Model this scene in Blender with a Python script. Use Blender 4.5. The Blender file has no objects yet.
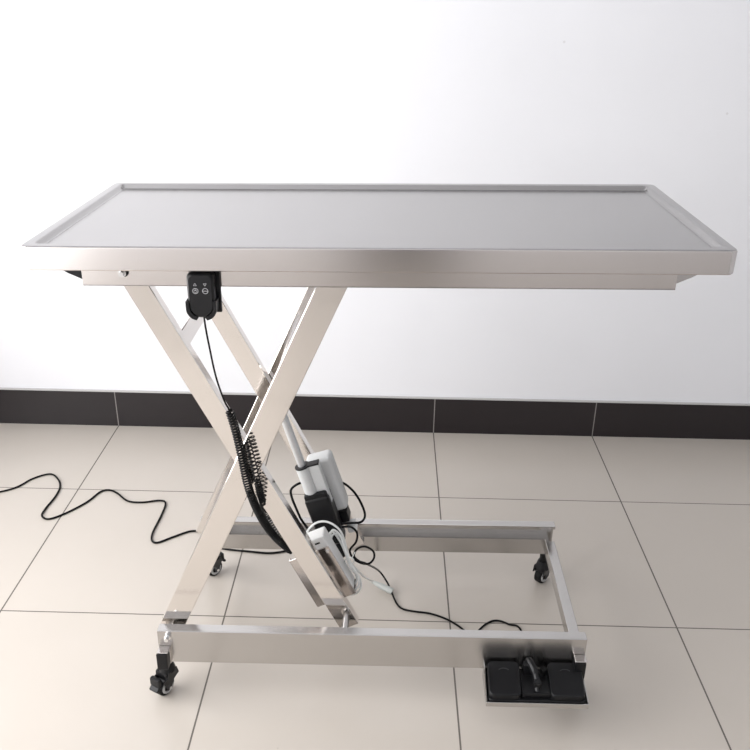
import bpy, bmesh, math
from mathutils import Vector, Matrix
C = bpy.context.scene.collection
PI = math.pi

# ------------------------------------------------------------------ frames
PSI = -0.01023          # the table stands a touch askew to the room
TILT = 0.01636          # and its frame leans a little
PIV = 1.6
U0, V0 = -0.022, 1.675
cs, sn = math.cos(PSI), math.sin(PSI)

def world(u, v, z=0.0):
    y = v - PIV
    return Vector((cs*u - sn*y, sn*u + cs*y + PIV, z))

def lean(p):
    u, v, z = p
    return Vector((u, v, z + TILT*u*max(0.0, min(1.0, z/0.12))))

# ------------------------------------------------------------------ materials
def newmat(name):
    m = bpy.data.materials.new(name); m.use_nodes = True
    nt = m.node_tree; b = nt.nodes['Principled BSDF']
    return m, nt, b

def plain(name, col, rough=.5, metal=0.0, bump=0.0, scale=200, coat=0.0, spec=None, var=0.04):
    m, nt, b = newmat(name)
    N, L = nt.nodes.new, nt.links.new
    tc = N('ShaderNodeTexCoord'); no = N('ShaderNodeTexNoise'); no.inputs['Scale'].default_value = scale
    L(tc.outputs['Object'], no.inputs['Vector'])
    mx = N('ShaderNodeMixRGB'); mx.inputs[1].default_value = (*[c*(1-var) for c in col], 1); mx.inputs[2].default_value = (*[min(1, c*(1+var)) for c in col], 1)
    L(no.outputs['Fac'], mx.inputs[0]); L(mx.outputs[0], b.inputs['Base Color'])
    b.inputs['Roughness'].default_value = rough; b.inputs['Metallic'].default_value = metal
    if coat: b.inputs['Coat Weight'].default_value = coat
    if spec is not None: b.inputs['Specular IOR Level'].default_value = spec
    if bump:
        bp = N('ShaderNodeBump'); bp.inputs['Strength'].default_value = bump; bp.inputs['Distance'].default_value = .001
        L(no.outputs['Fac'], bp.inputs['Height']); L(bp.outputs[0], b.inputs['Normal'])
    return m

def steel(name, col, rough, stretch, bump=.05, wob=0.0, aniso=0.0):
    """brushed / polished stainless steel: fine stretched grain and a slow waviness of the sheet"""
    m, nt, b = newmat(name)
    N, L = nt.nodes.new, nt.links.new
    tc = N('ShaderNodeTexCoord'); mp = N('ShaderNodeMapping'); mp.inputs['Scale'].default_value = stretch
    L(tc.outputs['Object'], mp.inputs[0])
    no = N('ShaderNodeTexNoise'); no.inputs['Scale'].default_value = 60; no.inputs['Detail'].default_value = 3
    L(mp.outputs[0], no.inputs['Vector'])
    mr = N('ShaderNodeMapRange'); mr.inputs[3].default_value = rough*.85; mr.inputs[4].default_value = rough*1.15
    L(no.outputs['Fac'], mr.inputs[0]); L(mr.outputs[0], b.inputs['Roughness'])
    n2 = N('ShaderNodeTexNoise'); n2.inputs['Scale'].default_value = 5; n2.inputs['Detail'].default_value = 2
    L(tc.outputs['Object'], n2.inputs['Vector'])
    mx = N('ShaderNodeMixRGB'); mx.inputs[1].default_value = (*[c*.96 for c in col], 1); mx.inputs[2].default_value = (*[min(1, c*1.04) for c in col], 1)
    L(n2.outputs['Fac'], mx.inputs[0]); L(mx.outputs[0], b.inputs['Base Color'])
    b.inputs['Metallic'].default_value = 1
    b1 = N('ShaderNodeBump'); b1.inputs['Strength'].default_value = bump; b1.inputs['Distance'].default_value = .0004
    L(no.outputs['Fac'], b1.inputs['Height'])
    b2 = N('ShaderNodeBump'); b2.inputs['Strength'].default_value = wob; b2.inputs['Distance'].default_value = .004
    L(n2.outputs['Fac'], b2.inputs['Height']); L(b1.outputs[0], b2.inputs['Normal']); L(b2.outputs[0], b.inputs['Normal'])
    return m

M = {}
M['top'] = steel('tabletop_steel', (.425, .415, .412), .22, (.3, 60, 60), .006, .0)
M['skirt'] = steel('brushed_steel', (.66, .62, .595), .22, (.3, 60, 60), .008, .015)
M['mirror'] = steel('polished_steel', (.80, .765, .735), .09, (20, 20, .5), .03, .08)
M['rail'] = steel('rail_steel', (.54, .525, .51), .24, (.3, 60, 60), .012, .05)
M['chrome'] = steel('bolt_steel', (.8, .8, .8), .15, (1, 1, 1), .0)
M['black'] = plain('black_plastic', (.006, .006, .007), .36, spec=.28)
M['blackmatte'] = plain('black_rubber', (.006, .006, .006), .6, spec=.2)
M['panel'] = plain('keypad_plastic', (.008, .008, .009), .34, spec=.28)
M['grey'] = plain('actuator_grey_plastic', (.56, .57, .57), .42)
M['alu'] = plain('anodised_aluminium', (.62, .63, .64), .35, .6)
M['white'] = plain('white_plastic', (.74, .74, .73), .4)
M['cablew'] = plain('white_cable', (.72, .73, .72), .45)
M['cableb'] = plain('black_cable', (.003, .003, .0033), .42, spec=.16)
M['plug'] = plain('pale_grey_plug', (.48, .50, .48), .45)
M['mark'] = plain('print_grey', (.45, .45, .46), .5)
M['greyprint'] = plain('faint_print', (.022, .022, .024), .35)
M['hub'] = plain('caster_hub_grey', (.5, .5, .5), .35)
M['led'] = plain('indicator_green', (.05, .5, .25), .3)

# wall plaster
m, nt, b = newmat('white_wall_paint'); N, L = nt.nodes.new, nt.links.new
tc = N('ShaderNodeTexCoord'); n1 = N('ShaderNodeTexNoise'); n1.inputs['Scale'].default_value = 3.5; n1.inputs['Detail'].default_value = 4
L(tc.outputs['Object'], n1.inputs['Vector'])
cr = N('ShaderNodeValToRGB'); cr.color_ramp.elements[0].color = (.79, .795, .82, 1); cr.color_ramp.elements[1].color = (.83, .835, .86, 1)
L(n1.outputs['Fac'], cr.inputs[0])
vo = N('ShaderNodeTexVoronoi'); vo.inputs['Scale'].default_value = 5.5; L(tc.outputs['Object'], vo.inputs['Vector'])
lt = N('ShaderNodeMath'); lt.operation = 'LESS_THAN'; lt.inputs[1].default_value = .022; L(vo.outputs['Distance'], lt.inputs[0])
sc = N('ShaderNodeMath'); sc.operation = 'MULTIPLY'; sc.inputs[1].default_value = .3; L(lt.outputs[0], sc.inputs[0])
mx = N('ShaderNodeMixRGB'); L(sc.outputs[0], mx.inputs[0]); L(cr.outputs[0], mx.inputs[1]); mx.inputs[2].default_value = (.45, .43, .42, 1)
L(mx.outputs[0], b.inputs['Base Color']); b.inputs['Roughness'].default_value = .75
bp = N('ShaderNodeBump'); bp.inputs['Strength'].default_value = .25; bp.inputs['Distance'].default_value = .01; L(n1.outputs['Fac'], bp.inputs['Height']); L(bp.outputs[0], b.inputs['Normal'])
M['wall'] = m

def tiles(name, x0, y0, T, joint, c1, c2, cj, rough, both=True):
    """square tiles with thin joints laid out in world metres"""
    m, nt, b = newmat(name); N, L = nt.nodes.new, nt.links.new
    g = N('ShaderNodeNewGeometry'); sp = N('ShaderNodeSeparateXYZ'); L(g.outputs['Position'], sp.inputs[0])
    outs = []
    for ax, o in ((0, x0), (1, y0)) if both else ((0, x0),):
        a = N('ShaderNodeMath'); a.operation = 'SUBTRACT'; a.inputs[1].default_value = o - T/2 - 20*T; L(sp.outputs[ax], a.inputs[0])
        d = N('ShaderNodeMath'); d.operation = 'MODULO'; d.inputs[1].default_value = T; L(a.outputs[0], d.inputs[0])
        e = N('ShaderNodeMath'); e.operation = 'SUBTRACT'; e.inputs[1].default_value = T/2; L(d.outputs[0], e.inputs[0])
        f = N('ShaderNodeMath'); f.operation = 'ABSOLUTE'; L(e.outputs[0], f.inputs[0])
        h = N('ShaderNodeMath'); h.operation = 'LESS_THAN'; h.inputs[1].default_value = joint[ax]/2; L(f.outputs[0], h.inputs[0])
        outs.append(h)
    if both:
        j = N('ShaderNodeMath'); j.operation = 'MAXIMUM'; L(outs[0].outputs[0], j.inputs[0]); L(outs[1].outputs[0], j.inputs[1])
    else: j = outs[0]
    n1 = N('ShaderNodeTexNoise'); n1.inputs['Scale'].default_value = 4.5; n1.inputs['Detail'].default_value = 5; L(g.outputs['Position'], n1.inputs['Vector'])
    mx = N('ShaderNodeMixRGB'); mx.inputs[1].default_value = (*c1, 1); mx.inputs[2].default_value = (*c2, 1); L(n1.outputs['Fac'], mx.inputs[0])
    vo = N('ShaderNodeTexVoronoi'); vo.inputs['Scale'].default_value = 7; L(g.outputs['Position'], vo.inputs['Vector'])
    lt = N('ShaderNodeMath'); lt.operation = 'LESS_THAN'; lt.inputs[1].default_value = .016; L(vo.outputs['Distance'], lt.inputs[0])
    s2 = N('ShaderNodeMath'); s2.operation = 'MULTIPLY'; s2.inputs[1].default_value = .3; L(lt.outputs[0], s2.inputs[0])
    m1 = N('ShaderNodeMixRGB'); L(s2.outputs[0], m1.inputs[0]); L(mx.outputs[0], m1.inputs[1]); m1.inputs[2].default_value = (*[c*.5 for c in c1], 1)
    m2 = N('ShaderNodeMixRGB'); L(j.outputs[0], m2.inputs[0]); L(m1.outputs[0], m2.inputs[1]); m2.inputs[2].default_value = (*cj, 1)
    L(m2.outputs[0], b.inputs['Base Color'])
    mr = N('ShaderNodeMapRange'); mr.inputs[3].default_value = rough; mr.inputs[4].default_value = .8; L(j.outputs[0], mr.inputs[0]); L(mr.outputs[0], b.inputs['Roughness'])
    inv = N('ShaderNodeMath'); inv.operation = 'SUBTRACT'; inv.inputs[0].default_value = 1; L(j.outputs[0], inv.inputs[1])
    bp = N('ShaderNodeBump'); bp.inputs['Strength'].default_value = .4; bp.inputs['Distance'].default_value = .001; L(inv.outputs[0], bp.inputs['Height']); L(bp.outputs[0], b.inputs['Normal'])
    return m
FX0, FY0, T = -1.0196, 2.342, .6
M['floor'] = tiles('beige_floor_tiles', FX0, FY0, T, (.0042, .0035), (.50, .456, .406), (.53, .484, .434), (.13, .115, .10), .30)
M['skirting'] = tiles('black_skirting_tiles', FX0, 0, T, (.0032, .003), (.010, .007, .0085), (.015, .011, .013), (.26, .24, .23), .3, both=False)
M['grout'] = plain('skirting_top_grout', (.5, .49, .48), .8)
M['ceil'] = plain('ceiling_paint', (.62, .63, .65), .8)
M['side'] = plain('side_wall_paint', (.55, .56, .58), .8)
M['added_door'] = plain('added_dark_door', (.02, .016, .014), .4)
M['frame'] = plain('white_window_frame', (.75, .75, .75), .4)

# ------------------------------------------------------------------ mesh helpers
def box(bm, c, s, R=None, bev=0.0, seg=2):
    r = bmesh.ops.create_cube(bm, size=1)
    vs = r['verts']
    bmesh.ops.scale(bm, vec=Vector(s), verts=vs)
    if bev > 0:
        es = list({e for v in vs for e in v.link_edges})
        q = bmesh.ops.bevel(bm, geom=es, offset=bev, segments=seg, profile=.5, affect='EDGES')
        vs = list({v for f in q['faces'] for v in f.verts} | {v for v in vs if v.is_valid})
    if R is not None: bmesh.ops.rotate(bm, cent=(0, 0, 0), matrix=R, verts=vs)
    bmesh.ops.translate(bm, vec=Vector(c), verts=vs)
    return vs

def span(bm, a, b, bev=0.0, seg=2):
    a, b = Vector(a), Vector(b)
    return box(bm, (a+b)/2, [abs(x) for x in (b-a)], None, bev, seg)

def basis(d, up=(0, 1, 0)):
    """matrix whose X is d, Y is near `up`"""
    x = Vector(d).normalized(); y = Vector(up); y = (y - x*y.dot(x)).normalized(); z = x.cross(y)
    return Matrix((x, y, z)).transposed()

def cyl(bm, a, b, r, seg=20, r2=None, bev=0.0):
    a, b = Vector(a), Vector(b); d = b-a
    q = bmesh.ops.create_cone(bm, cap_ends=True, segments=seg, radius1=r, radius2=r if r2 is None else r2, depth=d.length)
    vs = q['verts']
    if bev > 0:
        es = [e for e in {e for v in vs for e in v.link_edges} if any(len(f.verts) > 4 for f in e.link_faces)]
        w = bmesh.ops.bevel(bm, geom=es, offset=bev, segments=2, profile=.5, affect='EDGES')
        vs = list({v for f in w['faces'] for v in f.verts} | {v for v in vs if v.is_valid})
    R = Vector((0, 0, 1)).rotation_difference(d.normalized()).to_matrix()
    bmesh.ops.rotate(bm, cent=(0, 0, 0), matrix=R, verts=vs)
    bmesh.ops.translate(bm, vec=(a+b)/2, verts=vs)
    return vs

def prism(bm, pts, axis_vec, bev=0.0):
    """closed outline (3D points) pushed along axis_vec"""
    a = [bm.verts.new(Vector(p)) for p in pts]; b = [bm.verts.new(Vector(p)+Vector(axis_vec)) for p in pts]
    fs = [bm.faces.new(a), bm.faces.new(b[::-1])]
    n = len(pts)
    for i in range(n): fs.append(bm.faces.new((a[i], b[i], b[(i+1) % n], a[(i+1) % n])))
    if bev > 0:
        es = list({e for v in a+b for e in v.link_edges})
        bmesh.ops.bevel(bm, geom=es, offset=bev, segments=2, profile=.5, affect='EDGES')

def smooth_path(pts, n=8):
    P = [Vector(p) for p in pts]; out = []
    for i in range(len(P)-1):
        p0, p1, p2, p3 = P[max(i-1, 0)], P[i], P[i+1], P[min(i+2, len(P)-1)]
        for k in range(n):
            t = k/n
            out.append(.5*((2*p1) + (p2-p0)*t + (2*p0-5*p1+4*p2-p3)*t*t + (3*p1-p0-3*p2+p3)*t**3))
    out.append(P[-1]); return out

def tube(bm, path, r, seg=8):
    """tube along a path; r a number or a list"""
    n = len(path); rings = []
    t = (path[1]-path[0]).normalized(); nrm = t.orthogonal().normalized()
    for i, p in enumerate(path):
        t2 = (path[min(i+1, n-1)]-path[max(i-1, 0)])
        if t2.length > 1e-9: t2.normalize()
        else: t2 = t
        nrm = (nrm - t2*nrm.dot(t2)).normalized(); bi = t2.cross(nrm)
        rr = r[i] if isinstance(r, (list, tuple)) else r
        rings.append([bm.verts.new(p + (nrm*math.cos(2*PI*k/seg)+bi*math.sin(2*PI*k/seg))*rr) for k in range(seg)])
        t = t2
    for a, b in zip(rings, rings[1:]):
        for k in range(seg): bm.faces.new((a[k], a[(k+1) % seg], b[(k+1) % seg], b[k]))
    bm.faces.new(rings[0][::-1]); bm.faces.new(rings[-1])

def link(name, me, mat, parent=None):
    o = bpy.data.objects.new(name, me); C.objects.link(o)
    if mat: me.materials.append(mat)
    if parent is not None: o.parent = parent
    return o

def mesh_from(name, bm, smooth=True, ang=35):
    bmesh.ops.recalc_face_normals(bm, faces=bm.faces)
    me = bpy.data.meshes.new(name); bm.to_mesh(me); bm.free()
    if smooth:
        for p in me.polygons: p.use_smooth = True
        me.set_sharp_from_angle(angle=math.radians(ang))
    return me

def thing(name, label, cat, base, group=None):
    o = bpy.data.objects.new(name, None); C.objects.link(o)
    o.location = world(*base); o.rotation_euler = (0, 0, PSI); o.empty_display_size = .05
    o['label'] = label; o['category'] = cat
    if group: o['group'] = group
    o_base[o.name] = Vector(base)
    return o
o_base = {}

def part(name, bm, mat, parent, root, leaned=True, label=None, ang=35):
    """finish a bmesh drawn in (u, v, z) metres as a part of `root`"""
    b = o_base[root.name]
    for v in bm.verts: v.co = (lean(v.co) if leaned else v.co) - b
    o = link(name, mesh_from(name, bm, ang=ang), mat, parent)
    wn = o.modifiers.new('weighted_normals', 'WEIGHTED_NORMAL'); wn.keep_sharp = True; wn.weight = 80
    if label: o['label'] = label
    return o

def B(): return bmesh.new()

# ------------------------------------------------------------------ room
XL, XR, YF, YB, H = -1.85, 2.5, -1.9, 2.7884, 2.8
def struct(name, bm, mat, parent=None):
    o = link(name, mesh_from(name, bm, smooth=False), mat, parent)
    o['kind'] = 'structure'; return o
W = .12
bm = B(); span(bm, (XL-W, YF-W, -.08), (XR+W, YB+W, 0)); struct('floor', bm, M['floor'])
bm = B(); span(bm, (XL-W, YF-W, H), (XR+W, YB+W, H+.08)); struct('ceiling', bm, M['ceil'])
bm = B(); span(bm, (XL-W, YB+.012, 0), (XR+W, YB+W, H)); struct('wall_back', bm, M['wall'])
bm = B(); span(bm, (XR, YF-W, 0), (XR+W, YB+.012, H)); struct('wall_right', bm, M['side'])
# left wall with a wide window
wy0, wy1, wz0, wz1 = -.5, 2.2, .3, 2.5
bm = B()
gy0, gy1, gz1 = -1.80, -.95, 2.1
span(bm, (XL-W, YF-W, 0), (XL, gy0, H)); span(bm, (XL-W, gy0, gz1), (XL, gy1, H)); span(bm, (XL-W, gy1, 0), (XL, wy0, H)); span(bm, (XL-W, wy1, 0), (XL, YB+.012, H))
span(bm, (XL-W, wy0, 0), (XL, wy1, wz0)); span(bm, (XL-W, wy0, wz1), (XL, wy1, H))
struct('wall_left', bm, M['wall'])
bm = B()
for y in (wy0+.025, (wy0*2+wy1)/3, (wy0+2*wy1)/3, wy1-.025): span(bm, (XL-.08, y-.02, wz0), (XL-.03, y+.02, wz1))
for z in (wz0+.02, wz1-.02): span(bm, (XL-.08, wy0, z-.02), (XL-.03, wy1, z+.02))
struct('window_1', bm, M['frame'])
bm = B()
for y in (gy0+.025, gy1-.025): span(bm, (XL-.08, y-.025, 0), (XL-.03, y+.025, gz1))
for z in (.03, gz1-.025): span(bm, (XL-.08, gy0, z-.025), (XL-.03, gy1, z+.025))
struct('added_door_2', bm, M['frame'])  # unseen glazed opening added to whiten the skirt's left end
# front wall (behind the camera) with an added dark door
dx0, dx1, dz = -.30, .32, 2.05
bm = B()
span(bm, (XL-W, YF-W, 0), (dx0, YF, H)); span(bm, (dx1, YF-W, 0), (XR, YF, H)); span(bm, (dx0, YF-W, dz), (dx1, YF, H))
struct('wall_front', bm, M['wall'])
bm = B(); span(bm, (dx0+.004, YF-.06, .005), (dx1-.004, YF-.02, dz-.004))
for z0, z1 in ((.15, .9), (1.05, 1.9)): span(bm, (dx0+.1, YF-.022, z0), (dx1-.1, YF-.01, z1))
dr = struct('added_door_1', bm, M['added_door'])  # unseen; added to give the dark band reflected in the skirt
bm = B(); cyl(bm, (dx0+.07, YF-.02, 1.0), (dx0+.07, YF+.03, 1.0), .012); cyl(bm, (dx0+.07, YF+.03, 1.0), (dx0+.17, YF+.03, 1.0), .009)
struct('added_door_handle', bm, M['chrome'], dr)
# skirting: black tiles with a bead of pale grout on top
HB = .146
bm = B(); span(bm, (XL, YB, 0), (XR, YB+.012, HB-.004)); bb = struct('baseboard_back', bm, M['skirting'])
bm = B(); span(bm, (XL, YB+.001, HB-.004), (XR, YB+.012, HB)); struct('grout_bead', bm, M['grout'], bb)

# ------------------------------------------------------------------ lifting table
tb = thing('lifting_table', 'stainless steel veterinary scissor lift table on a wheeled base frame', 'table', (U0, V0, 0))
# tabletop: raised flat rim, sloped inner bend, recessed tray surface, skirt with rounded corners
TX0, TX1, TV0, TV1, TZ, SK = -.6555, .6050, 1.4115, 1.9600, 1.1117, .0445
def rrect(x0, x1, y0, y1, r, z, n=6):
    out = []
    for cx, cy, a0 in ((x1-r, y1-r, 0), (x0+r, y1-r, 90), (x0+r, y0+r, 180), (x1-r, y0+r, 270)):
        for k in range(n+1):
            a = math.radians(a0 + 90*k/n); out.append(Vector((cx+r*math.cos(a), cy+r*math.sin(a), z)))
    return out
def loops(bm, LL, close_first=False, close_last=False):
    R = [[bm.verts.new(p) for p in l] for l in LL]
    for a, b in zip(R, R[1:]):
        n = len(a)
        for k in range(n): bm.faces.new((a[k], a[(k+1) % n], b[(k+1) % n], b[k]))
    if close_first: bm.faces.new(R[0])
    if close_last: bm.faces.new(R[-1][::-1])
    return R
def ins(d, z, r): return rrect(TX0+d, TX1-d, TV0+d, TV1-d, r, z)
bm = B()
# tabletop panel: the recessed surface with its rim
prof = [(.0015, TZ-.0012, .0135), (.004, TZ, .012), (.0185, TZ, .012), (.0215, TZ-.0012, .009), (.026, TZ-.0078, .007), (.029, TZ-.009, .006), (.0305, TZ-.009, .006)]
R = loops(bm, [ins(*p) for p in prof])
# surface as a grid-like fan: inner face
bm.faces.new(R[-1])
part('tabletop', bm, M['top'], tb, tb)
bm = B()
loops(bm, [ins(.0015, TZ-.0012, .0135), ins(0, TZ-.004, .0145), ins(0, TZ-SK+.002, .0145), ins(.002, TZ-SK, .0130), ins(.014, TZ-SK, .010), ins(.014, TZ-SK+.0015, .010), ins(.002, TZ-SK+.002, .0130), ins(.0022, TZ-.006, .0130)])
part('skirt', bm, M['skirt'], tb, tb)
bm = B(); span(bm, (TX0+.01, TV0+.01, TZ-.022), (TX1-.01, TV1-.01, TZ-.0115)); part('underside_board', bm, M['rail'], tb, tb)
# upper frame: two long rails and end bars under the top
RZ0, RZ1 = 1.0275, TZ-.022
def upper_rail(v0, v1, flip):
    bm = B(); t = .002
    a, c = (v0, v1) if not flip else (v1, v0)
    s = 1 if not flip else -1
    span(bm, (-.562, a, RZ0), (.518, a+s*t, RZ1)); span(bm, (-.562, a, RZ0), (.518, c, RZ0+t)); span(bm, (-.562, a, RZ1-t), (.518, c, RZ1))
    return bm
for v0, v1, f in ((1.448, 1.476, 0), (1.868, 1.896, 1)):
    part('upper_rail', upper_rail(v0, v1, f), M['skirt'], tb, tb)
for x in (-.555, .486):
    bm = B(); span(bm, (x, 1.478, RZ0+.01), (x+.025, 1.866, RZ1), .002); part('upper_crossbar', bm, M['rail'], tb, tb)
for x0, x1 in ((-.563, -.599), (.519, .556)):
    for v in (1.452, 1.868):
        gm = M['black'] if x1 < x0 else M['rail']
        bm = B(); prism(bm, [(x0, v, RZ1), (x1, v, RZ1), (x1, v, RZ1-.034), (x1-.3*(x1-x0), v, RZ1-.040), (x0, v, RZ1-.052)], (0, .024, 0), .001)
        part('end_gusset', bm, gm, tb, tb)
# base frame rails: channels with the slot turned inwards
BX0, BX1, BZ0, BZ1 = -.505, .4585, .121, .2105
def base_rail(outer, s):
    """outer web plane at v=outer, opening towards s"""
    bm = B(); t = .0025; D = .025
    span(bm, (BX0, outer, BZ0), (BX1, outer+s*t, BZ1), .0006, 1)
    span(bm, (BX0, outer+s*t, BZ1-t), (BX1, outer+s*D, BZ1), .0006, 1)
    span(bm, (BX0, outer+s*(D-t), BZ1-.009), (BX1, outer+s*D, BZ1-t))
    span(bm, (BX0+.004, outer+s*t, BZ0), (BX1-.014, outer+s*D, BZ0+t))
    span(bm, (BX0+.004, outer+s*(D-t), BZ0+t), (BX1-.014, outer+s*D, .168))
    span(bm, (BX0+.004, outer+s*t, .1655), (BX1-.014, outer+s*(D-t), .168))
    return bm
part('base_rail', base_rail(1.450, 1), M['rail'], tb, tb)
part('base_rail', base_rail(1.906, -1), M['rail'], tb, tb)
for x in (.436, -.503):
    bm = B(); span(bm, (x, 1.4755, .129), (x+.0245, 1.8805, .164), .0012, 1); part('base_crossbar', bm, M['rail'], tb, tb)

# scissor legs (flat box sections)
def leg(bm, p, q, w, v0, v1):
    p, q = Vector((p[0], 0, p[1])), Vector((q[0], 0, q[1]))
    d = (q-p); R = basis(d, (0, 1, 0)); c = (p+q)/2; c.y = (v0+v1)/2
    box(bm, c, (d.length, v1-v0, w), R, .0012, 1)
B_bot, B_top = (-.4850, .186), (-.0880, 1.055)
A_top, A_bot = (-.5090, 1.055), (-.0735, .178)
def Bp(z): t = (z-B_bot[1])/(B_top[1]-B_bot[1]); return B_bot[0]+(B_top[0]-B_bot[0])*t
def Ap(z): t = (z-A_bot[1])/(A_top[1]-A_bot[1]); return A_bot[0]+(A_top[0]-A_bot[0])*t
for v0, v1 in ((1.484, 1.508), (1.850, 1.874)):
    bm = B(); leg(bm, B_bot, B_top, .054, v0, v1); part('leg', bm, M['mirror'], tb, tb)
for v0, v1 in ((1.512, 1.536), (1.822, 1.846)):
    bm = B(); leg(bm, A_top, A_bot, .045, v0, v1); part('leg', bm, M['mirror'], tb, tb)
# pivots, rollers, crossbars between the leg pairs
px, pz = Bp(.616), .616
for v0, v1 in ((1.500, 1.540), (1.815, 1.860)):
    bm = B(); cyl(bm, (px, v0, pz), (px, v1, pz), .011, bev=.001); part('pivot_bolt', bm, M['chrome'], tb, tb)
for v0, v1 in ((1.4545, 1.514), (1.844, 1.9015)):
    for x, z in ((-.083, .1885),):
        bm = B(); cyl(bm, (x, v0, z), (x, v1, z), .0085, bev=.001)
        rv = (1.456, 1.471) if v0 < 1.6 else (1.885, 1.900)
        cyl(bm, (x, rv[0], z), (x, rv[1], z), .013, 24, bev=.001)
        part('roller_axle', bm, M['chrome'], tb, tb)
for v0, v1 in ((1.454, 1.486), (1.872, 1.902)):
    bm = B(); cyl(bm, (-.478, v0, .189), (-.478, v1, .189), .008, bev=.001); part('foot_pin', bm, M['chrome'], tb, tb)
def cross(x, z, w, h, ang, v0, v1, name='leg_crossbar', mat='mirror'):
    bm = B(); R = Matrix.Rotation(ang, 3, 'Y')
    box(bm, (x, (v0+v1)/2, z), (w, v1-v0, h), R, .0015, 1); part(name, bm, M[mat], tb, tb)
AA = math.atan2(.430, .887)
cross(Ap(.878), .878, .030, .034, -AA, 1.537, 1.821)
cross(Ap(.262), .262, .024, .030, -AA, 1.537, 1.821)
bm = B(); cyl(bm, (Bp(.705), 1.509, .705), (Bp(.705), 1.849, .705), .014, 24, bev=.001); part('lift_tube', bm, M['chrome'], tb, tb)
for v in (1.652, 1.688):
    bm = B(); box(bm, (Bp(.705)-.004, v, .694), (.036, .005, .030), basis((-.30, 0, 1)), .002)
    part('lift_lug', bm, M['rail'], tb, tb)
# bolts
bm = B(); cyl(bm, (-.4835, 1.4478, 1.0545), (-.4835, 1.4462, 1.0545), .0092, 20); part('dark_bolt_hole', bm, M['blackmatte'], tb, tb)  # flat black disc standing in for the dark hole behind the bolt
bm = B(); cyl(bm, (-.486, 1.4465, 1.053), (-.486, 1.4365, 1.053), .0055, 6); cyl(bm, (-.486, 1.448, 1.053), (-.486, 1.4445, 1.053), .0075, 18)
part('bolt', bm, M['chrome'], tb, tb)
bm = B(); cyl(bm, (-.482, 1.4495, .196), (-.482, 1.436, .196), .0055, 6); cyl(bm, (-.482, 1.450, .196), (-.482, 1.446, .196), .008, 18)
part('bolt', bm, M['chrome'], tb, tb)

# casters
def caster(sx, sv, wx, wv, deg):
    """sx, sv: stem under the rail; wx, wv: where the wheel touches the floor; deg: how far the axle is turned"""
    wr = .0245
    th = math.radians(deg)
    ax = Vector((math.cos(th), -math.sin(th), 0)); fw = Vector((-ax.y, ax.x, 0))
    wc = Vector((wx, wv, wr)); top = Vector((sx, sv, 0)); Z = Vector((0, 0, 1))
    if (wc-top).xy.dot(fw.xy) < 0: fw = -fw
    bm = B()
    cyl(bm, top+Z*.0990, top+Z*.1215, .010, 16)
    cyl(bm, top+Z*.0740, top+Z*.1000, .020, 20, .013, .002)
    w2 = Vector((wc.x, wc.y, 0))
    for s in (-1, 1):
        c = wc + ax*s*.0150; hp = Vector((top.x, top.y, 0)) + ax*s*.0150
        pts = [c - fw*.006 - Z*.006, c + fw*.006 - Z*.006, c + fw*.010 + Z*.010, c + fw*.019 + Z*.026, hp + fw*.018 + Z*.066, hp + fw*.013 + Z*.080, hp - fw*.013 + Z*.080, hp - fw*.018 + Z*.060, c - fw*.010 + Z*.014]
        prism(bm, pts, ax*s*.0030, .0008)
    # hood arching over the wheel
    A = []
    for k in range(9):
        a = math.radians(30 + 80*k/8); A.append((.0290*math.cos(a), .0290*math.sin(a)))
    for (p, q), (p2, q2) in zip(A, A[1:]):
        m0 = wc + fw*(p+p2)/2 + Z*(q+q2)/2; dv = fw*(p2-p) + Z*(q2-q)
        box(bm, m0, (dv.length*1.15, .034, .003), basis(dv, ax), .0005, 1)
    box(bm, top + Z*.068 + (w2-top)*.3, (.036, .036, .016), basis(ax, fw), .004)
    ca = part('caster', bm, M['black'], tb, tb, leaned=False)
    bm = B(); cyl(bm, wc - ax*.0105, wc + ax*.0105, wr, 36, bev=.004)
    part('wheel', bm, M['blackmatte'], ca, tb, leaned=False)
    bm = B()
    for s in (-1, 1):
        n = 28; o_, i_ = [], []
        loops(bm, [[wc + ax*s*(.0100 if j in (0, 3) else .0128) + (fw*math.cos(2*PI*k/n) + Z*math.sin(2*PI*k/n))*rad for k in range(n)] for j, rad in enumerate((.0178, .0172, .0120, .0112))])
    part('hub', bm, M['hub'], ca, tb, leaned=False, label='pale grey wheel hub ring')
    bm = B(); cyl(bm, wc - ax*.0205, wc + ax*.0205, .0042, 6); part('axle_bolt', bm, M['chrome'], ca, tb, leaned=False)
    bm = B()
    box(bm, wc + fw*.0285 + Z*.014, (.026, .018, .008), basis(ax, fw - Z*.9), .003)
    box(bm, wc + fw*.024 + Z*.028, (.030, .012, .024), basis(ax, fw), .004)
    part('brake_pedal', bm, M['black'], ca, tb, leaned=False)
    return ca
caster(-.497, 1.468, -.509, 1.468, 28); caster(.448, 1.463, .452, 1.492, 20)
caster(-.478, 1.892, -.485, 1.912, 40); caster(.438, 1.892, .447, 1.926, 45)
# steel clip and black stop block in front of the front corners
for x in (-.4905, .4465):
    bm = B()
    span(bm, (x-.0135, 1.4265, .1660), (x+.0125, 1.4495, .1685), .001, 1); span(bm, (x+.0110, 1.4400, .125), (x+.0130, 1.4495, .1665), .0005, 1)
    part('corner_clip', bm, M['skirt'], tb, tb)
    bm = B(); span(bm, (x-.0145, 1.4235, .120), (x+.0108, 1.4490, .1655), .003); part('stop_block', bm, M['black'], tb, tb)

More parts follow.
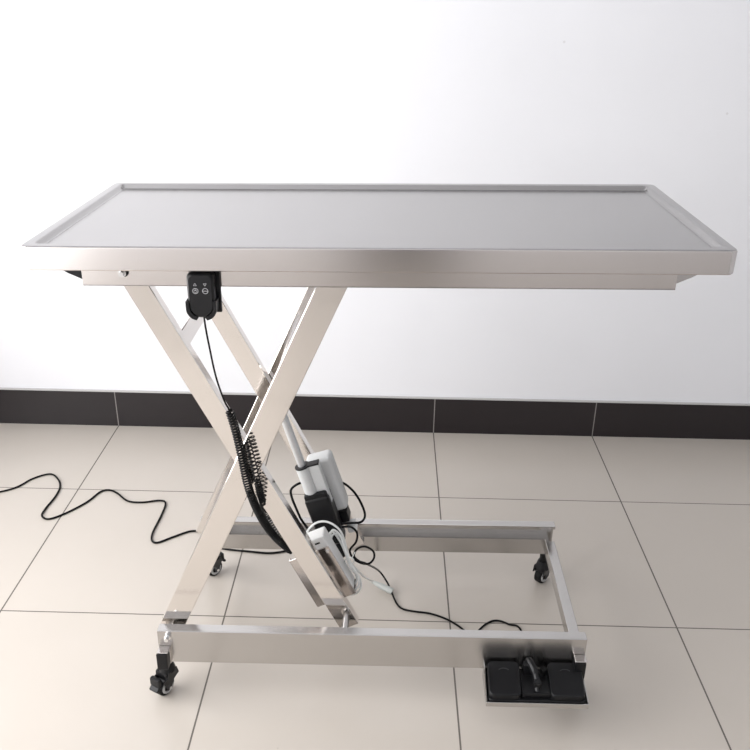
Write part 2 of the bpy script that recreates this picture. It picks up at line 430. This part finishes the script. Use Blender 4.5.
# pedal shelf hung on the front rail
bm = B(); t = .002
PX0, PX1 = .2335, .4560
span(bm, (PX0, 1.362, .100), (PX1, 1.4495, .100+t)); span(bm, (PX0, 1.360, .0995), (PX1, 1.362, .1115), .0005, 1)
span(bm, (PX0, 1.4475, .100), (PX1, 1.4495, .126))
prism(bm, [(PX0, 1.362, .100), (PX0, 1.362, .1115), (PX0, 1.4495, .140), (PX0, 1.4495, .100)], (t, 0, 0))
prism(bm, [(PX1, 1.362, .100), (PX1, 1.362, .1115), (PX1, 1.4495, .124), (PX1, 1.4495, .100)], (-t, 0, 0))
part('pedal_shelf', bm, M['rail'], tb, tb)

# adapter tray plate behind the near leg
dA = Vector((.4362, 0, -.8998)); nn = Vector((.8998, 0, .4362))
def AP(along, off, v): p = Vector((-.150, v, .360)) + dA*along + nn*off; p.y = v; return p
Rl = basis(dA, (0, 1, 0))
bm = B()
box(bm, AP(.073, -.0230, 1.5595), (.146, .003, .100), Rl, .0008, 1)
box(bm, AP(.073, -.0725, 1.5640), (.146, .012, .003), Rl, .0006, 1)
box(bm, AP(.146, -.0230, 1.5840), (.003, .052, .100), Rl, .0006, 1)
for al in (.02, .13): box(bm, AP(al, -.020, 1.5470), (.016, .022, .020), Rl)
part('adapter_tray', bm, M['skirt'], tb, tb)
bm = B(); cyl(bm, AP(.012, .019, 1.5585), AP(.012, .019, 1.5550), .0042, 14, bev=.0008); part('bolt', bm, M['chrome'], tb, tb)

# linear actuator
rt, rb = Vector((-.2500, 1.670, .700)), Vector((-.1080, 1.670, .235))
dd = (rb-rt).normalized(); Ra = basis(dd, (0, 1, 0)); na = Ra.col[2]
if na.x < 0: na = -na
def AC(s, off=0, dv=0): return rt + dd*(s+.004) + na*off + Vector((0, dv, 0))
bm = B(); cyl(bm, AC(.190), AC(.290), .0170, 24, bev=.001)
box(bm, AC(.245, .027), (.110, .020, .026), Ra, .003)
ac = part('linear_actuator', bm, M['grey'], tb, tb)
bm = B(); cyl(bm, AC(-.010), AC(.200), .0095, 20, bev=.001); part('rod', bm, M['alu'], ac, tb)
bm = B(); cyl(bm, AC(.1870), AC(.1915), .0180, 24, bev=.001); box(bm, AC(.1892, .027), (.0045, .021, .027), Ra, .001)
part('collar', bm, M['black'], ac, tb)
bm = B(); box(bm, AC(.340, .009), (.138, .048, .060), Ra, .008, 3); box(bm, AC(.270, .0085), (.020, .040, .056), Ra, .006, 2)
box(bm, AC(.425, .006), (.060, .036, .040), Ra, .006, 2)
part('sleeve', bm, M['black'], ac, tb)
bm = B(); box(bm, AC(.272, .031, .046), (.150, .050, .064), Ra, .010, 3)
mh = part('motor_housing', bm, M['grey'], ac, tb)
bm = B(); cyl(bm, AC(.222, .0558, .040), AC(.222, .0572, .040), .0028, 12); part('indicator', bm, M['led'], mh, tb, label='small green indicator light')
bm = B(); box(bm, AC(.370, .036, .046), (.030, .040, .040), Ra, .004); part('plug', bm, M['black'], ac, tb)
bm = B(); box(bm, AC(.400, .056, .030), (.022, .030, .022), Ra, .003); part('connector', bm, M['white'], ac, tb, label='white connector')
# black leads of the actuator
def lead(name, pts, r, mat, parent, root, n=8, label=None, leaned=True, seg=8):
    bm = B(); P = smooth_path(pts, n)
    for p in P: p.z = max(p.z, r+.0004)
    tube(bm, P, r, seg); return part(name, bm, M[mat], parent, root, leaned, label)

# ------------------------------------------------------------------ camera (used to place the cable bends seen in the photo)
F = 833.705; PITCH, YAW, ROLL, CH = .430742, -.015921, .0146108, 1.517596
cp, sp_ = math.cos(PITCH), math.sin(PITCH); cy, sy = math.cos(YAW), math.sin(YAW)
fw = Vector((sy*cp, cy*cp, -sp_)); r0 = Vector((cy, -sy, 0)); u0 = r0.cross(fw)
rr = math.cos(ROLL)*r0 + math.sin(ROLL)*u0; uu = -math.sin(ROLL)*r0 + math.cos(ROLL)*u0
def ray(px, py):
    dv = fw + rr*((px-375)/F) - uu*((py-375)/F)
    # into table coordinates
    o = Vector((0, -PIV, CH)); 
    du = Vector((cs*dv.x + sn*dv.y, -sn*dv.x + cs*dv.y, dv.z)); ou = Vector((cs*o.x + sn*o.y, -sn*o.x + cs*o.y + PIV, CH))
    return ou, du
def at_v(px, py, v): o, q = ray(px, py); return o + q*((v-o.y)/q.y)
def at_z(px, py, z): o, q = ray(px, py); return o + q*((z-o.z)/q.z)

lead('cable', [at_v(303, 482, 1.70), at_v(296, 485, 1.69), at_v(291, 490, 1.69), at_v(292, 498, 1.68), at_v(296, 508, 1.67), at_v(301, 519, 1.66), at_v(309, 530, 1.66)], .0030, 'cableb', ac, tb, leaned=False)
lead('cable', [at_v(336, 481, 1.73), at_v(345, 484, 1.73), at_v(354, 492, 1.72), at_v(361, 503, 1.71), at_v(365, 515, 1.70), at_v(361, 522, 1.69), at_v(350, 523, 1.68), at_v(340, 524, 1.67)], .0030, 'cableb', ac, tb, leaned=False)

# ------------------------------------------------------------------ hand controller in its holder
hc = thing('hand_controller', 'black two-key hand remote hanging under the table\'s front edge', 'remote control', (-.336, 1.430, .962))
def pill(x0, x1, z0, z1, r0, r1, v):
    """outline seen from the front, larger corner radius r1 at the bottom"""
    out = []
    for cx, cz, a0, r in ((x1-r0, z1-r0, 0, r0), (x0+r0, z1-r0, 90, r0), (x0+r1, z0+r1, 180, r1), (x1-r1, z0+r1, 270, r1)):
        for k in range(7):
            a = math.radians(a0+15*k); out.append(Vector((cx+r*math.cos(a), v, cz+r*math.sin(a))))
    return out
cx = -.3370
bm = B()
def pr4(d, v, z0=.9765, z1=1.0625): return pill(cx-.0260+d, cx+.0240-d, z0+d, z1-d, .010, .020, v)
loops(bm, [pr4(.0015, 1.4395), pr4(0, 1.4340), pr4(.0002, 1.4230), pr4(.002, 1.4190), pr4(.0045, 1.4165)], True, True)
body = part('controller_body', bm, M['panel'], hc, hc)
def ringmark(bm, x, z, r, w, v=1.4162, n=24):
    a = [bm.verts.new((x+r*math.cos(2*PI*k/n), v, z+r*math.sin(2*PI*k/n))) for k in range(n)]
    b = [bm.verts.new((x+(r-w)*math.cos(2*PI*k/n), v, z+(r-w)*math.sin(2*PI*k/n))) for k in range(n)]
    for k in range(n): bm.faces.new((a[k], a[(k+1) % n], b[(k+1) % n], b[k]))
bm = B(); x1, x2 = cx-.0095, cx+.0085
for x in (x1, x2): ringmark(bm, x, 1.0295, .0054, .0009)
span(bm, (x2-.0045, 1.4158, 1.0291), (x2+.0045, 1.4162, 1.0299)); span(bm, (x1-.0005, 1.4158, 1.0300), (x1+.0005, 1.4162, 1.0325))
ringmark(bm, x1, 1.0290, .0028, .0006)
for x, s in ((x1, 1), (x2, -1)):
    z = 1.0415
    for p, q in (((-.0028, -.002), (.0028, -.002)), ((.0028, -.002), (0, .0025)), ((0, .0025), (-.0028, -.002))):
        tube(bm, [Vector((x+p[0], 1.4161, z+s*p[1])), Vector((x+q[0], 1.4161, z+s*q[1]))], .0003, 5)
part('key_symbols', bm, M['mark'], body, hc, label='pale printed arrows and round key symbols')
# holder: a back plate with a cup of two claws round the lower half
bm = B()
span(bm, (cx-.019, 1.4402, .980), (cx+.031, 1.4478, 1.0660), .002)
def shell(o_, i_, v0, v1):
    n = len(o_)
    q = [[bm.verts.new((p.x, v, p.z)) for p in L] for L in (o_, i_) for v in (v0, v1)]   # o v0, o v1, i v0, i v1
    for k in range(n-1):
        bm.faces.new((q[0][k], q[0][k+1], q[1][k+1], q[1][k])); bm.faces.new((q[2][k], q[2][k+1], q[3][k+1], q[3][k]))
        bm.faces.new((q[0][k], q[0][k+1], q[2][k+1], q[2][k])); bm.faces.new((q[1][k], q[1][k+1], q[3][k+1], q[3][k]))
    for k in (0, n-1): bm.faces.new((q[0][k], q[1][k], q[3][k], q[2][k]))
for sgn in (-1, 1):
    O, I, K = [], [], []
    for d, L in ((-.0028, O), (.0000, I), (.0034, K)):
        x0, x1_, z0, r = cx-.0260+d, cx+.0240-d, .9765+d, .020-d*.5
        xe = x0 if sgn < 0 else x1_; xc = x0+r if sgn < 0 else x1_-r
        L.append(Vector((xe, 0, 1.010)))
        for k in range(8):
            a = math.radians(82*k/7); L.append(Vector((xc + sgn*r*math.cos(a), 0, z0+r-r*math.sin(a))))
    shell(O, I, 1.4165, 1.4430); shell(O, K, 1.4140, 1.4165)
part('holder', bm, M['black'], tb, tb)
# coiled cord
def helix(bm, path, R, r, pitch, seg=7, spt=12):
    L = [0]
    for a, b in zip(path, path[1:]): L.append(L[-1] + (b-a).length)
    tot = L[-1]; nt_ = tot/pitch; n = int(nt_*spt); out = []; j = 0
    nrm = None
    for i in range(n+1):
        s = tot*i/n
        while j < len(L)-2 and L[j+1] < s: j += 1
        t = (s-L[j])/(L[j+1]-L[j]); p = path[j].lerp(path[j+1], t); tg = (path[j+1]-path[j]).normalized()
        if nrm is None: nrm = tg.orthogonal().normalized()
        nrm = (nrm-tg*nrm.dot(tg)).normalized(); bi = tg.cross(nrm); a = 2*PI*i/spt
        k = min(1, i/spt, (n-i)/spt)
        out.append(p + (nrm*math.cos(a)+bi*math.sin(a))*R*k)
    tube(bm, out, r, seg); return out
bm = B()
straight = smooth_path([Vector((cx-.001, 1.430, .979)), at_v(204.5, 320, 1.431), at_v(206, 330, 1.431), at_v(210, 350, 1.432), at_v(216, 377, 1.436), at_v(224, 400, 1.448), at_v(229, 409, 1.460)], 8)
tube(bm, straight, .0019, 8)
coil1 = smooth_path([at_v(229, 409, 1.460), at_v(236, 432, 1.462), at_v(242, 458, 1.463), at_v(247, 482, 1.464), at_v(253, 500, 1.474), at_v(262, 519, 1.520), at_v(275, 537, 1.562), at_v(292, 552, 1.590)], 8)
helix(bm, coil1, .0074, .0019, .0062)
part('coiled_cord', bm, M['cableb'], body, hc, leaned=False)
bm = B()
coil2 = smooth_path([at_v(247.5, 438, 1.470), at_v(251, 455, 1.466), at_v(255, 470, 1.466), at_v(259, 488, 1.470), at_v(266, 512, 1.545), at_v(276, 528, 1.575), at_v(292, 552, 1.600)], 8)
helix(bm, coil2, .0064, .0015, .0088)
part('coiled_cord', bm, M['cableb'], body, hc, leaned=False)

# ------------------------------------------------------------------ foot pedal switch on the shelf
fp = thing('foot_pedal_switch', 'black double foot pedal switch on the steel shelf at the base front', 'foot pedal', (.347, 1.406, .1025+TILT*.347))
def pad(bm, x0, x1, v0, v1, z0, zf, zb, r=.011, crown=.002):
    def ol(d, zf_, zb_):
        P = rrect(x0+d, x1-d, v0+d, v1-d, max(r-d*.6, .003), 0)
        for p in P: t = (p.y-v0)/(v1-v0); p.z = zf_+(zb_-zf_)*t
        return P
    loops(bm, [ol(0, z0, z0), ol(0, zf-.003, zb-.003), ol(.001, zf-.001, zb-.001), ol(.003, zf, zb), ol(.010, zf-.001, zb-.001)], True, True)
bm = B()
pad(bm, .2385, .4525, 1.3645, 1.4460, .1030, .1130, .1220, .008)
span(bm, (.312, 1.372, .112), (.376, 1.446, .128), .004)
fbase = part('pedal_base', bm, M['black'], fp, fp)
for x0, x1 in ((.2400, .3110), (.3740, .4490)):
    bm = B(); pad(bm, x0, x1, 1.3665, 1.4450, .1125, .1270, .1500); pd = part('pedal', bm, M['black'], fp, fp)
    c = (x0+x1)/2; bm = B(); s = 1 if x0 > .3 else -1
    pts = []
    for k in range(9):
        a = math.radians(40+100*k/8); vv = 1.418+.010*math.sin(a)*1.0; zz = .1270+(.1500-.1270)*(vv-1.3665)/.0785-.0002
        pts.append(Vector((c+.014*math.cos(a), vv, zz-.0006)))
    tube(bm, pts, .0010, 6)
    part('arrow_mark', bm, M['greyprint'], pd, fp, label='faint moulded arc mark')
# raised bridge carrying the cable between the pedals
bm = B(); tube(bm, smooth_path([Vector((.333, 1.446, .152)), Vector((.337, 1.430, .155)), Vector((.344, 1.412, .146)), Vector((.346, 1.394, .134)), Vector((.346, 1.380, .122))], 6), [.0085]*12+[.007]*13, 10)
box(bm, (.346, 1.390, .139), (.016, .014, .014), None, .003)
box(bm, (.333, 1.436, .136), (.026, .018, .036), None, .004)
part('cable_bridge', bm, M['panel'], fp, fp)
bm = B(); cyl(bm, (.3645, 1.430, .126), (.3645, 1.430, .1445), .0075, 18, bev=.001); part('grommet', bm, M['blackmatte'], fp, fp)
# its cord: out behind the rail, a hump on the floor and back to the control box
cr_ = .0027
fl = lambda x, y: at_z(x, y, cr_+.0004)
p0 = [Vector((.334, 1.4565, .108)), Vector((.336, 1.475, .060)), fl(522, 634), fl(508, 624), fl(496, 620.5), fl(486, 624), fl(477, 632), fl(471, 637), fl(466, 632), fl(457, 625), fl(445, 618.5), fl(430, 613.5), fl(415, 611.5), fl(403, 609), fl(397, 604)]
p0 += [at_z(391.5, 592, .010), at_z(387, 582, .022), at_z(379, 571, .055), at_v(367, 564, 1.655), at_v(359, 561, 1.650), at_v(354, 556, 1.648), at_v(357, 549, 1.650), at_v(365, 546.5, 1.655), at_v(373, 551, 1.650), at_v(374, 558, 1.645), at_v(369, 563.5, 1.642), at_v(361, 563, 1.640), at_v(353, 558, 1.640), at_v(350, 550, 1.642), at_v(356, 542, 1.648), at_v(357, 533, 1.652), at_v(351, 527, 1.655), at_v(342, 527, 1.66)]
lead('pedal_cord', [Vector((.334, 1.4470, .112))] + p0, cr_, 'cableb', fbase, fp, leaned=False)

# ------------------------------------------------------------------ power adapter in the tray with its bundled white lead
pa = thing('power_adapter', 'white power adapter held in the steel tray behind the front leg', 'power adapter', tuple(AP(.140, -.010, 1.585)))
bm = B(); box(bm, AP(.056, -.0050, 1.5850), (.164, .042, .064), Rl, .004, 3)
pab = part('adapter_case', bm, M['white'], pa, pa)
bm = B(); box(bm, AP(-.0130, .006, 1.5636), (.004, .001, .012), Rl); part('socket', bm, M['black'], pab, pa)
def wl(name, P, r=.0026, par=pab): return lead(name, [at_v(*p) for p in P], r, 'cablew', par, pa, leaned=False)
wl('white_cable', [(309, 541, 1.585), (306, 536, 1.600), (309, 529, 1.610), (316, 523, 1.615), (325, 521.5, 1.615), (334, 525, 1.610), (341, 532, 1.605), (345, 543, 1.60), (348, 556, 1.59), (350, 564, 1.585), (357, 573, 1.58), (361, 584, 1.58), (358, 592, 1.58), (350, 594.5, 1.58), (345, 589, 1.58), (346, 584, 1.585), (351, 586, 1.59), (356, 582, 1.59), (356, 575, 1.59), (350, 566, 1.59), (345, 552, 1.605), (340, 541, 1.61), (333, 532, 1.615), (329, 534, 1.615)])
wl('white_cable', [(330, 536, 1.60), (333, 530, 1.60), (340, 535, 1.60), (344, 546, 1.59), (349, 560, 1.575), (355, 570, 1.572), (359, 580, 1.572), (357, 588, 1.572), (350, 591, 1.572), (346, 586, 1.575)], .0025)
wl('white_cable', [(331, 545, 1.615), (332, 536, 1.62), (337, 534, 1.62), (342, 540, 1.62), (346, 552, 1.61), (351, 563, 1.60), (360, 573, 1.62), (365, 577.5, 1.66), (372.5, 581.5, 1.715)], .0023)
bm = B(); tube(bm, smooth_path([at_v(344, 562, 1.595), at_v(347, 558, 1.570), at_v(352, 558, 1.565), at_v(354, 562, 1.585), at_v(349, 565, 1.61)], 5), .0014, 6)
tube(bm, smooth_path([at_v(352, 558, 1.566), at_v(355, 552, 1.568)], 3), .0010, 6)
part('twist_tie', bm, M['cablew'], pab, pa, leaned=False)
bm = B(); a, c, e = at_z(371.5, 581, .024), at_z(380, 585.5, .017), at_z(392.5, 591.5, .0095)
tube(bm, [a, a.lerp(c, .5), c], [.0035, .0060, .0080], 14); tube(bm, [c, c.lerp(e, .1), e.lerp(c, .4), e.lerp(c, .38), e], [.0080, .0086, .0086, .0094, .0088], 16)
part('barrel_connector', bm, M['plug'], pab, pa, leaned=False, label='white barrel connector joining the black cord')

# ------------------------------------------------------------------ power cord on the floor
pr = .0031
pc = bpy.data.objects.new('power_cord', None)
g = lambda x, y: at_z(x, y, pr+.0004)
pts = [g(-60, 505), g(-30, 497), g(0, 491.8), g(17, 487), g(33, 478.5), g(50, 474), g(58, 479), g(60, 487), g(55, 497), g(46, 508), g(42, 515.5), g(49, 519), g(66, 513), g(87, 502), g(100, 492), g(109, 490), g(117, 493), g(128, 501), g(143, 502.3), g(159, 500.5), g(165.5, 503), g(161.5, 515), g(153, 532), g(152, 540.5), g(158, 542.5), g(173, 537), g(192, 531), g(205, 534), g(216, 545), g(226, 549), g(250, 551.5), g(270, 553), g(288, 550.5), g(300, 547)]
pts += [at_v(318, 548, 1.86), at_v(330, 545, 1.78), at_v(338, 530, 1.72)]
bm = B(); path = smooth_path(pts, 10)
bpy.data.objects.remove(pc)
tube(bm, path, pr, 8)
base = Vector((-.6, 2.1, 0))
for v in bm.verts: w = world(*v.co); v.co = w - base
o = link('power_cable', mesh_from('power_cable', bm), M['cableb']); o.location = base
o['label'] = 'long black power cord winding over the floor tiles left of the table'; o['category'] = 'cable'

# ------------------------------------------------------------------ light: daylight through the window, an added side light and a ceiling fill
def area(name, loc, rot, sx, sy_, power, col):
    l = bpy.data.lights.new(name, 'AREA'); l.shape = 'RECTANGLE'; l.size = sx; l.size_y = sy_; l.energy = power; l.color = col
    o = bpy.data.objects.new(name, l); C.objects.link(o); o.location = loc; o.rotation_euler = rot; return o
area('window_daylight', (XL-.02, (wy0+wy1)/2, (wz0+wz1)/2), (0, -PI/2, 0), wz1-wz0-.08, wy1-wy0-.08, 78, (1, .985, .975))
area('added_door_light', (XL-.02, (gy0+gy1)/2, gz1/2), (0, -PI/2, 0), gz1-.12, gy1-gy0-.1, 10, (1, .985, .975))  # added light source, brightens the reflection at the skirt's left end
area('ceiling_fill', (0.1, .3, H-.02), (0, 0, 0), 1.2, 1.2, 6, (1, .99, .98))  # overhead fill added for general brightness, no lamp fixture
w = bpy.data.worlds.new('World'); bpy.context.scene.world = w; w.use_nodes = True
w.node_tree.nodes['Background'].inputs[0].default_value = (.8, .87, 1, 1); w.node_tree.nodes['Background'].inputs[1].default_value = .5

cd = bpy.data.cameras.new('camera'); co = bpy.data.objects.new('camera', cd); C.objects.link(co)
cd.sensor_fit = 'HORIZONTAL'; cd.sensor_width = 36; cd.lens = F*36/750; cd.clip_start = .02
mt = Matrix((rr, uu, -fw)).transposed().to_4x4(); mt.translation = Vector((0, 0, CH)); co.matrix_world = mt
sc = bpy.context.scene; sc.camera = co
sc.view_settings.view_transform = 'Standard'; sc.view_settings.look = 'None'; sc.view_settings.gamma = 1
sc.view_settings.use_curve_mapping = False; sc.view_settings.exposure = 0.40
